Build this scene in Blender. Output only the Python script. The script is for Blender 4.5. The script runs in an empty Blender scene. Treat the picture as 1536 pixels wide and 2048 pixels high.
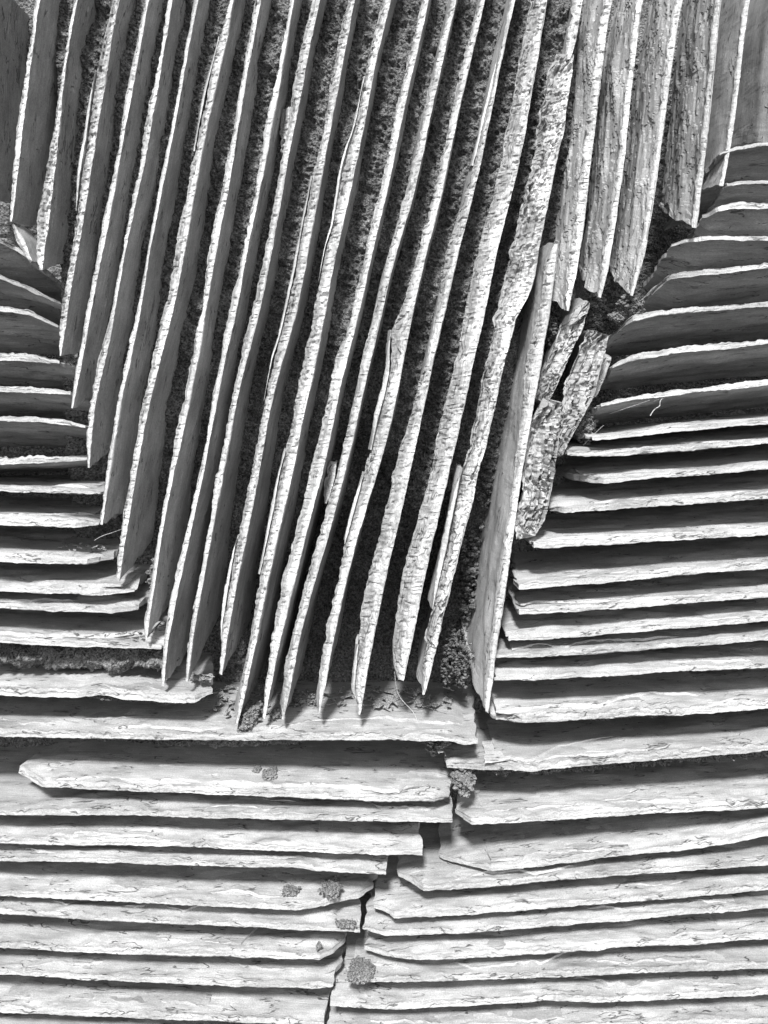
import bpy, math, random
import numpy as np
from mathutils import Vector
PI = math.pi
S = 0.0005            # metres per tracing unit (the wall is traced in units of half a millimetre)
DC = 1479.0           # camera distance from the wall face, same unit
VX, VY = 850.0, 760.0 # foot of the camera's perpendicular on the wall
BASE = 0.35           # height of the lowest traced row above ground

def W(x, y, d=0.0):
    return ((x - 768.0) * S, d * S, BASE + (2048.0 - y) * S)

# ------------------------------------------------------------------ camera, world, sun
scn = bpy.context.scene
C = scn.collection
cam_d = bpy.data.cameras.new("camera"); cam = bpy.data.objects.new("camera", cam_d); C.objects.link(cam)
cam.location = W(VX, VY, -DC); cam.rotation_euler = (PI / 2, 0, 0)
cam_d.sensor_width = 36.0; cam_d.lens = 36.0 * DC / 2048.0
cam_d.shift_x = (768 - VX) / 2048.0; cam_d.shift_y = -(1024 - VY) / 2048.0
cam_d.clip_start = 0.01; cam_d.clip_end = 200
scn.camera = cam

SUN_EL, SUN_AZ = 50.0, 5.0      # elevation; azimuth swung to the left of the wall's normal
SUN_STRENGTH, SUN_ANGLE = 2.7, 7.5
w = bpy.data.worlds.new("World"); scn.world = w; w.use_nodes = True
nt = w.node_tree; nt.nodes.clear()
out = nt.nodes.new('ShaderNodeOutputWorld'); bg = nt.nodes.new('ShaderNodeBackground')
sky = nt.nodes.new('ShaderNodeTexSky'); bw = nt.nodes.new('ShaderNodeRGBToBW')
sky.sky_type = 'NISHITA'; sky.sun_disc = False
sky.sun_elevation = math.radians(SUN_EL); sky.sun_rotation = math.radians(180 + SUN_AZ)
nt.links.new(sky.outputs[0], bw.inputs[0]); nt.links.new(bw.outputs[0], bg.inputs[0])
bg.inputs[1].default_value = 0.095
nt.links.new(bg.outputs[0], out.inputs[0])
sd = bpy.data.lights.new("sun", 'SUN'); so = bpy.data.objects.new("sun", sd); C.objects.link(so)
sd.energy = SUN_STRENGTH; sd.angle = math.radians(SUN_ANGLE); sd.color = (1, 1, 1)
e, a = math.radians(SUN_EL), math.radians(SUN_AZ)
trav = Vector((math.sin(a) * math.cos(e), math.cos(a) * math.cos(e), -math.sin(e)))
so.rotation_euler = trav.to_track_quat('-Z', 'Y').to_euler()
so.location = (-1, -3, 3)
scn.view_settings.view_transform = 'Standard'; scn.view_settings.look = 'None'
scn.view_settings.exposure = 1.15; scn.view_settings.gamma = 1.0

# ------------------------------------------------------------------ noise
def _h(ix, iy, iz, seed):
    n = (ix.astype(np.int64) * 374761393 + iy.astype(np.int64) * 668265263 + iz.astype(np.int64) * 2147483647 + seed * 1274126177) & 0xffffffff
    n = ((n ^ (n >> 13)) * 1274126177) & 0xffffffff
    n = ((n ^ (n >> 16)) * 2246822519) & 0xffffffff
    n = n ^ (n >> 15)
    return (n & 0xffffff) / float(0xffffff)
def vn(x, y, z=0.0, seed=0):
    x, y, z = np.broadcast_arrays(np.asarray(x, float), np.asarray(y, float), np.asarray(z, float))
    fx, fy, fz = np.floor(x), np.floor(y), np.floor(z)
    tx, ty, tz = x - fx, y - fy, z - fz
    tx = tx * tx * (3 - 2 * tx); ty = ty * ty * (3 - 2 * ty); tz = tz * tz * (3 - 2 * tz)
    r = 0
    for dx in (0, 1):
        for dy in (0, 1):
            for dz in (0, 1):
                wt = (tx if dx else 1 - tx) * (ty if dy else 1 - ty) * (tz if dz else 1 - tz)
                r = r + wt * _h(fx + dx, fy + dy, fz + dz, seed)
    return r * 2 - 1
def fbm(x, y, z=0.0, seed=0, oct=3, gain=0.5):
    r, am, f = 0, 1.0, 1.0
    for k in range(oct):
        r = r + am * vn(np.asarray(x) * f, np.asarray(y) * f, np.asarray(z) * f, seed + k * 17); am *= gain; f *= 2.03
    return r

def smooth01(t):
    t = np.clip(t, 0, 1); return t * t * (3 - 2 * t)

# ------------------------------------------------------------------ materials
def node(nt, typ, **kw):
    n = nt.nodes.new(typ)
    for k, v in kw.items(): setattr(n, k, v)
    return n
def slate_material():
    m = bpy.data.materials.new("slate"); m.use_nodes = True
    nt = m.node_tree; L = nt.links.new
    bs = nt.nodes['Principled BSDF']
    at = node(nt, 'ShaderNodeAttribute', attribute_name='grain')
    ch = node(nt, 'ShaderNodeAttribute', attribute_name='chip')
    inf = node(nt, 'ShaderNodeObjectInfo')
    def mapped(scale):
        mp = node(nt, 'ShaderNodeMapping'); mp.inputs['Scale'].default_value = scale
        L(at.outputs['Vector'], mp.inputs['Vector']); return mp
    def noise(scale, sc, det, rough=0.6, dist=0.0):
        n = node(nt, 'ShaderNodeTexNoise'); n.inputs['Scale'].default_value = sc; n.inputs['Detail'].default_value = det
        n.inputs['Roughness'].default_value = rough; n.inputs['Distortion'].default_value = dist
        L(mapped(scale).outputs[0], n.inputs['Vector']); return n
    def ramp(src, p0, c0, p1, c1):
        r = node(nt, 'ShaderNodeMapRange'); r.inputs[1].default_value = p0; r.inputs[2].default_value = p1
        r.inputs[3].default_value = c0; r.inputs[4].default_value = c1; L(src, r.inputs[0]); return r
    def math_(op, a_, b_):
        n = node(nt, 'ShaderNodeMath', operation=op)
        for i, s_ in enumerate((a_, b_)):
            if isinstance(s_, (int, float)): n.inputs[i].default_value = s_
            else: L(s_, n.inputs[i])
        return n
    streak = noise((0.12, 1, 1), 420, 4)          # long grain
    blotch = noise((0.5, 1, 1), 38, 5)            # weather patches
    grit = noise((0.8, 1, 1), 900, 3)             # fine grit
    crackn = noise((0.22, 1, 1), 95, 3, 0.55, 0.5)
    # crack mask : thin iso-line of a stretched noise
    ab = math_('ABSOLUTE', math_('SUBTRACT', crackn.outputs[0], 0.5).outputs[0], 0.0)
    crack = ramp(ab.outputs[0], 0.003, 1.0, 0.017, 0.0)
    gate = ramp(noise((0.5, 1, 1), 55, 2).outputs[0], 0.52, 0.0, 0.57, 1.0)
    crk = math_('MULTIPLY', crack.outputs[0], gate.outputs[0])
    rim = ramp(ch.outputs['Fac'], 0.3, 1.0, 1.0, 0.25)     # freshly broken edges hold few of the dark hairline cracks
    crk = math_('MULTIPLY', crk.outputs[0], rim.outputs[0])
    # lichen-pale speckle
    v1 = ramp(streak.outputs[0], 0.3, 0.84, 0.7, 1.12)
    v2 = ramp(blotch.outputs[0], 0.3, 0.68, 0.7, 1.25)
    v3 = ramp(grit.outputs[0], 0.3, 0.74, 0.7, 1.22)
    v4 = ramp(inf.outputs['Random'], 0, 0.86, 1, 1.12)
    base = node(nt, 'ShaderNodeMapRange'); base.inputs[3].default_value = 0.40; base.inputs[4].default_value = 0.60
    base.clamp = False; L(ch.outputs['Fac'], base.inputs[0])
    c = math_('MULTIPLY', base.outputs[0], v1.outputs[0]); c = math_('MULTIPLY', c.outputs[0], v2.outputs[0])
    c = math_('MULTIPLY', c.outputs[0], v3.outputs[0]); c = math_('MULTIPLY', c.outputs[0], v4.outputs[0])
    lich = ramp(noise((0.7, 1, 1), 60, 7, 0.75).outputs[0], 0.60, 1.0, 0.70, 1.45)
    scr = ramp(noise((0.03, 1, 1), 700, 2).outputs[0], 0.60, 1.0, 0.72, 1.35)
    c = math_('MULTIPLY', c.outputs[0], lich.outputs[0]); c = math_('MULTIPLY', c.outputs[0], scr.outputs[0])
    dk = math_('SUBTRACT', 1.0, math_('MULTIPLY', crk.outputs[0], 0.75).outputs[0])
    c = math_('MULTIPLY', c.outputs[0], dk.outputs[0])
    cc = node(nt, 'ShaderNodeCombineColor')
    for i in range(3): L(c.outputs[0], cc.inputs[i])
    L(cc.outputs[0], bs.inputs['Base Color'])
    bs.inputs['Roughness'].default_value = 0.62; bs.inputs['Specular IOR Level'].default_value = 0.35
    h = math_('ADD', math_('MULTIPLY', streak.outputs[0], 0.5).outputs[0], math_('MULTIPLY', grit.outputs[0], 0.35).outputs[0])
    h = math_('ADD', h.outputs[0], math_('MULTIPLY', blotch.outputs[0], 0.6).outputs[0])
    h = math_('SUBTRACT', h.outputs[0], math_('MULTIPLY', crk.outputs[0], 0.9).outputs[0])
    b = node(nt, 'ShaderNodeBump'); b.inputs['Strength'].default_value = 0.7; b.inputs['Distance'].default_value = 0.0012
    L(h.outputs[0], b.inputs['Height']); L(b.outputs[0], bs.inputs['Normal'])
    return m
def grain_material(name, lo, hi, sc, bump=1.0, dist=0.0015):
    m = bpy.data.materials.new(name); m.use_nodes = True
    nt = m.node_tree; L = nt.links.new; bs = nt.nodes['Principled BSDF']
    tc = node(nt, 'ShaderNodeTexCoord')
    n = node(nt, 'ShaderNodeTexNoise'); n.inputs['Scale'].default_value = sc; n.inputs['Detail'].default_value = 5; n.inputs['Roughness'].default_value = 0.7
    v = node(nt, 'ShaderNodeTexVoronoi'); v.inputs['Scale'].default_value = sc * 0.9
    n2 = node(nt, 'ShaderNodeTexNoise'); n2.inputs['Scale'].default_value = 22; n2.inputs['Detail'].default_value = 4
    for k in (n, v, n2): L(tc.outputs['Object'], k.inputs['Vector'])
    r = node(nt, 'ShaderNodeMapRange'); r.inputs[1].default_value = 0.33; r.inputs[2].default_value = 0.68
    r.inputs[3].default_value = lo; r.inputs[4].default_value = hi; L(n.outputs[0], r.inputs[0])
    r2 = node(nt, 'ShaderNodeMapRange'); r2.inputs[1].default_value = 0.3; r2.inputs[2].default_value = 0.7
    r2.inputs[3].default_value = 0.7; r2.inputs[4].default_value = 1.4; L(n2.outputs[0], r2.inputs[0])
    mu = node(nt, 'ShaderNodeMath', operation='MULTIPLY'); L(r.outputs[0], mu.inputs[0]); L(r2.outputs[0], mu.inputs[1])
    cc = node(nt, 'ShaderNodeCombineColor')
    for i in range(3): L(mu.outputs[0], cc.inputs[i])
    L(cc.outputs[0], bs.inputs['Base Color']); bs.inputs['Roughness'].default_value = 0.95
    bs.inputs['Specular IOR Level'].default_value = 0.15
    ad = node(nt, 'ShaderNodeMath', operation='SUBTRACT'); L(n.outputs[0], ad.inputs[0]); L(v.outputs['Distance'], ad.inputs[1])
    b = node(nt, 'ShaderNodeBump'); b.inputs['Strength'].default_value = bump; b.inputs['Distance'].default_value = dist
    L(ad.outputs[0], b.inputs['Height']); L(b.outputs[0], bs.inputs['Normal'])
    return m
M_SLATE = slate_material()
M_SOIL = grain_material("soil", 0.025, 0.38, 380, 1.0, 0.004)
M_MOSS = grain_material("moss", 0.08, 0.36, 600)
M_RUBBLE = grain_material("rubble", 0.10, 0.50, 500)
M_SEAM = grain_material('seam', 0.03, 0.36, 420, 1.0, 0.003)
M_ROOT = grain_material("root", 0.40, 0.60, 500)

# ------------------------------------------------------------------ mesh output
def make_obj(name, V, F, mat, parent=None, smooth=None, attrs=None, origin=None):
    """V: Nx3 in tracing units (x, y, depth); origin likewise"""
    V = np.asarray(V, float)
    P = np.stack([(V[:, 0] - 768) * S, V[:, 2] * S, BASE + (2048 - V[:, 1]) * S], 1)
    if origin is None:
        o3 = np.array([P[:, 0].mean(), P[:, 1].mean(), P[:, 2].min()])
    else: o3 = np.array(W(*origin))
    if parent is not None: o3 = np.array(parent.location)
    me = bpy.data.meshes.new(name); me.from_pydata((P - o3).tolist(), [], F)
    if attrs:
        for k, v in attrs.items():
            if v.ndim == 2:
                at = me.attributes.new(k, 'FLOAT_VECTOR', 'POINT'); at.data.foreach_set('vector', v.astype(np.float32).ravel())
            else:
                at = me.attributes.new(k, 'FLOAT', 'POINT'); at.data.foreach_set('value', v.astype(np.float32))
    if smooth is not None:
        me.polygons.foreach_set('use_smooth', np.asarray(smooth, bool))
    me.materials.append(mat); me.validate(); me.update()
    o = bpy.data.objects.new(name, me); C.objects.link(o)
    if parent is not None: o.parent = parent
    else: o.location = o3
    return o
def tag(o, label=None, cat=None, group=None, kind=None):
    if label: o['label'] = label
    if cat: o['category'] = cat
    if group: o['group'] = group
    if kind: o['kind'] = kind
    return o

# ------------------------------------------------------------------ one slate
def resample(A, B, step, ka=7, kb=7):
    mid = (A + B) / 2
    seg = np.linalg.norm(np.diff(mid, axis=0), axis=1); cu = np.concatenate([[0], np.cumsum(seg)])
    n = max(8, int(cu[-1] / step)); u = np.linspace(0, cu[-1], n)
    def ip(P, k):
        Q = np.stack([np.interp(u, cu, P[:, 0]), np.interp(u, cu, P[:, 1])], 1)
        ker = np.hanning(k + 2)[1:-1]; ker /= ker.sum()
        Qp = np.pad(Q, ((k // 2, k // 2), (0, 0)), mode='reflect', reflect_type='odd')
        R = np.stack([np.convolve(Qp[:, i], ker, 'valid') for i in (0, 1)], 1)
        R[0], R[-1] = Q[0], Q[-1]
        return R
    return u, ip(A, min(ka, (n // 4) * 2 + 1)), ip(B, min(kb, (n // 4) * 2 + 1)), cu

def slate(A, B, depth=300, T=20, bevel=0.4, tilt=(0, 0), seed=0, step=3.0, fd=None, chip=3.0, flake=2.0,
          cut0=0.0, cut1=0.0, nrow=20, parent=None, name='slate', rough=1.0, front_side=0, warp=1.0, d0=0.0, nf=None, bandv=4.0, strip_rough=0.8, chipval=1.0, abs_fd=False, ker_n=7, ker_b=None, stiff=False, face_flat=False, terr_w=0.45):
    """A, B: matching lists of (x, y) stations for the two arrises of the front edge (A = the one that gets chipped,
    B = the clean one).  Returns the object.  fd = extra front depth per station."""
    A = np.array(A, float); B = np.array(B, float)
    u, a, b, cu = resample(A, B, step, ker_n, ker_b or ker_n)
    n = len(u); Lg = u[-1]
    if stiff:      # the clean arris runs nearly straight; the width beside it is what varies
        _, ar, br, _ = resample(A, B, step, 9, 9)
        w0 = br - ar; k_ = 13; kr = np.hanning(k_ + 2)[1:-1]; kr /= kr.sum()
        wp = np.pad(w0, ((k_ // 2, k_ // 2), (0, 0)), mode='edge')
        a = b - np.stack([np.convolve(wp[:, i], kr, 'valid') for i in (0, 1)], 1)
    f = np.interp(u, cu, fd) if fd is not None else np.zeros(n)
    f = f + d0
    t = np.gradient((a + b) / 2, axis=0)
    kk = 21; ker = np.hanning(kk + 2)[1:-1]; ker /= ker.sum()
    tp = np.pad(t, ((kk // 2, kk // 2), (0, 0)), mode='edge'); t = np.stack([np.convolve(tp[:, i], ker, 'valid') for i in (0, 1)], 1)
    t /= np.linalg.norm(t, axis=1)[:, None]
    w2 = b - a
    nrm = np.stack([-t[:, 1], t[:, 0]], 1)
    sg = np.sign((nrm * w2).sum(1).mean()); nrm *= sg
    wid = np.maximum((nrm * w2).sum(1), 1.0)
    sd_ = seed * 131
    # jitter of the two arrises
    ja = rough * (1.6 * fbm(u / 30, 0.3, seed=sd_, oct=2) + 1.5 * fbm(u / 8, 1.7, seed=sd_ + 1, oct=2)) * np.clip(wid / 9, 0.4, 1.5)
    jb = rough * (0.8 * fbm(u / 40, 0.3, seed=sd_ + 3, oct=2) + 0.55 * fbm(u / 7, 2.7, seed=sd_ + 4, oct=2)) * (1 + 0.8 * front_side)
    a2 = a - nrm * ja[:, None]; b2 = b + nrm * jb[:, None]
    wid2 = np.maximum(((b2 - a2) * nrm).sum(1), 0.8)
    tl = np.array(tilt, float)
    f0 = f if abs_fd else 0 * f     # stations already stand where that depth puts them
    if nf is None: nf = int(np.clip(math.ceil(np.percentile(wid, 90) / 2.6), 3, 16))
    q = (np.arange(nrow + 1) / nrow) ** 1.7
    rows = []; gr = []; cp = []
    # A face, back -> front
    def add(x2, dep, vcoord, wcoord, c):
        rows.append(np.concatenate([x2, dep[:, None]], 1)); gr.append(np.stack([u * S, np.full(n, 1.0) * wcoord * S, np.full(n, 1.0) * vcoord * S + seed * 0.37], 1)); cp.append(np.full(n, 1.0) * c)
    def terr(uu, dd, s):
        # flaked terraces, steps run along the grain
        z = fbm(uu / 95 + 0.3 * vn(dd / 30, uu / 60, seed=s + 9), dd / 26 + uu / 260, seed=s, oct=3, gain=0.55) * bandv * 0.6
        fz = np.floor(z); fr = z - fz
        return fz + smooth01((fr - 0.92) / 0.08)
    warpv = lambda dd: warp * 2.5 * vn(u / 260, dd / 120, seed=sd_ + 31)
    dA0 = f + bevel * wid2
    for j in range(nrow, 0, -1):
        dep = dA0 + (depth - dA0) * q[j]
        th = wid + (T - wid) * smooth01((dep - dA0) / (2.5 * T + 10)) + (wid2 - wid) * np.exp(-(dep - dA0) / 6)
        ter = terr(u, dep, sd_ + 5)
        fall = 0.35 + 0.65 * np.exp(-(dep - f) / 110)
        off = th - flake * 0.55 * (ter + 2) * fall * smooth01((dep - dA0) / 6) * np.clip(th / 10, 0.2, 1) + 0.5 * rough * fbm(u / 45, dep / 30, seed=sd_ + 6, oct=2)
        x2 = b + tl * (dep - f0)[:, None] - nrm * (off + warpv(dep))[:, None]
        add(x2, dep, 0, dep, 0.0)
    # front strip
    for j in range(nf + 1):
        s_ = j / nf
        cross = s_ * wid2
        x2 = a2 + (b2 - a2) * s_
        base = f + bevel * wid2 * (1 - s_) ** 1.2
        sc = np.abs(vn(u / 7 + cross / 40, cross / 14 + 5, seed=sd_ + 7)) * 1.5
        z = fbm(u / 70, cross / 5.0, seed=sd_ + 11, oct=2) * 1.8
        tr_ = np.floor(z) + smooth01((z - np.floor(z) - 0.75) / 0.25)
        notch = np.maximum(0, vn(u / 7.0, cross / 8 + 20, seed=sd_ + 14) - 0.5) * 3.2
        m = 1.0 if 0 < j < nf else 0.45
        dep = base + m * chip * strip_rough * ((0.6 * sc + notch) * min(1.0, 0.6 / terr_w) + terr_w * (tr_ + 1)) * np.clip(wid2 / 12, 0.35, 1.3)
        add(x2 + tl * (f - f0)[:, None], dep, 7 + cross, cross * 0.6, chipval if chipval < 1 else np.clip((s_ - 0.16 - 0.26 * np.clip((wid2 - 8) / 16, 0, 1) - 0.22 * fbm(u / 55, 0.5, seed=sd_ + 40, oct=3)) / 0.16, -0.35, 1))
    # B face, front -> back
    for j in range(1, nrow + 1):
        dep = f + (depth - f) * q[j]
        ter = terr(u + 400, dep, sd_ + 15)
        off = flake * 0.34 * (ter + 1) * smooth01((dep - f) / 8) + 0.35 * rough * fbm(u / 45, dep / 30, seed=sd_ + 16, oct=2)
        x2 = b + nrm * jb[:, None] * np.exp(-(dep - f) / 10)[:, None] + tl * (dep - f0)[:, None] - nrm * (off + warpv(dep))[:, None]
        add(x2, dep, 50, dep, 0.0)
    R = np.stack(rows, 0); G = np.stack(gr, 0); CP = np.stack(cp, 0)       # (m, n, .)
    m = R.shape[0]
    # end cuts (ragged, sheared with depth)
    dep = R[:, :, 2]
    for (cut, side) in ((cut0, 0), (cut1, 1)):
        uu = u if side == 0 else Lg - u
        k = smooth01(1 - uu / min(90.0, Lg * 0.45))[None, :]
        rag = 5.0 * fbm(dep / 22, 3.0 + side, seed=sd_ + 21 + side, oct=3) * smooth01(dep / 20)
        sh = ((cut * np.maximum(dep - f[None, :], 0)) + rag) * k * (-1 if side == 0 else 1)
        R[:, :, 0] += sh * t[None, :, 0]; R[:, :, 1] += sh * t[None, :, 1]
    V = R.reshape(-1, 3); F = []; sm = []
    idx = np.arange(m * n).reshape(m, n)
    flip = sg > 0
    strip0, strip1 = nrow, nrow + nf
    for i in range(m):
        i2 = (i + 1) % m
        q0 = idx[i, :-1]; q1 = idx[i, 1:]; q2 = idx[i2, 1:]; q3 = idx[i2, :-1]
        ff = np.stack([q0, q1, q2, q3], 1) if flip else np.stack([q0, q3, q2, q1], 1)
        F += ff.tolist()
        isf = i == m - 1 or (strip0 <= i < strip1)
        sm += [not (isf or face_flat)] * len(ff)
    # end caps : ladder between the A and B side
    extra = []
    V = V.tolist(); Gf = G.reshape(-1, 3).tolist(); Cf = CP.reshape(-1).tolist()
    for col, inv in ((0, False), (n - 1, True)):
        loop = idx[:, col]; c = np.mean([V[k] for k in loop], 0)
        # two rungs: match rows of A face and B face
        for r_ in range(nrow):
            iA0 = idx[r_, col]; iA1 = idx[r_ + 1, col]; iB0 = idx[m - 1 - r_, col]; iB1 = idx[m - 2 - r_, col]
            qd = [iA0, iA1, iB1, iB0]
            if r_ == nrow - 1: qd = [iA0] + [idx[k, col] for k in range(nrow, m - nrow + 1)] 
            if (inv != flip): qd = qd[::-1]
            F.append([int(k) for k in qd]); sm.append(False)
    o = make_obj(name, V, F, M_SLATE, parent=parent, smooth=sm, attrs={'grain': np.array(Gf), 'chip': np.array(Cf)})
    me = o.data; ev = np.zeros(len(me.edges) * 2, int); me.edges.foreach_get('vertices', ev); r_ = (ev.reshape(-1, 2) // n)
    shp = (r_[:, 0] == r_[:, 1]) & ((r_[:, 0] == strip0) | (r_[:, 0] == strip1))
    at = me.attributes.get('sharp_edge') or me.attributes.new('sharp_edge', 'BOOLEAN', 'EDGE'); at.data.foreach_set('value', shp)
    return o

def add_flake(par, A, B, depth, seed, d0=-2.0, T=5, **kw):
    return slate(A, B, depth=depth, T=T, seed=seed, parent=par, name='flake', d0=d0, nrow=8, **kw)

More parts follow.
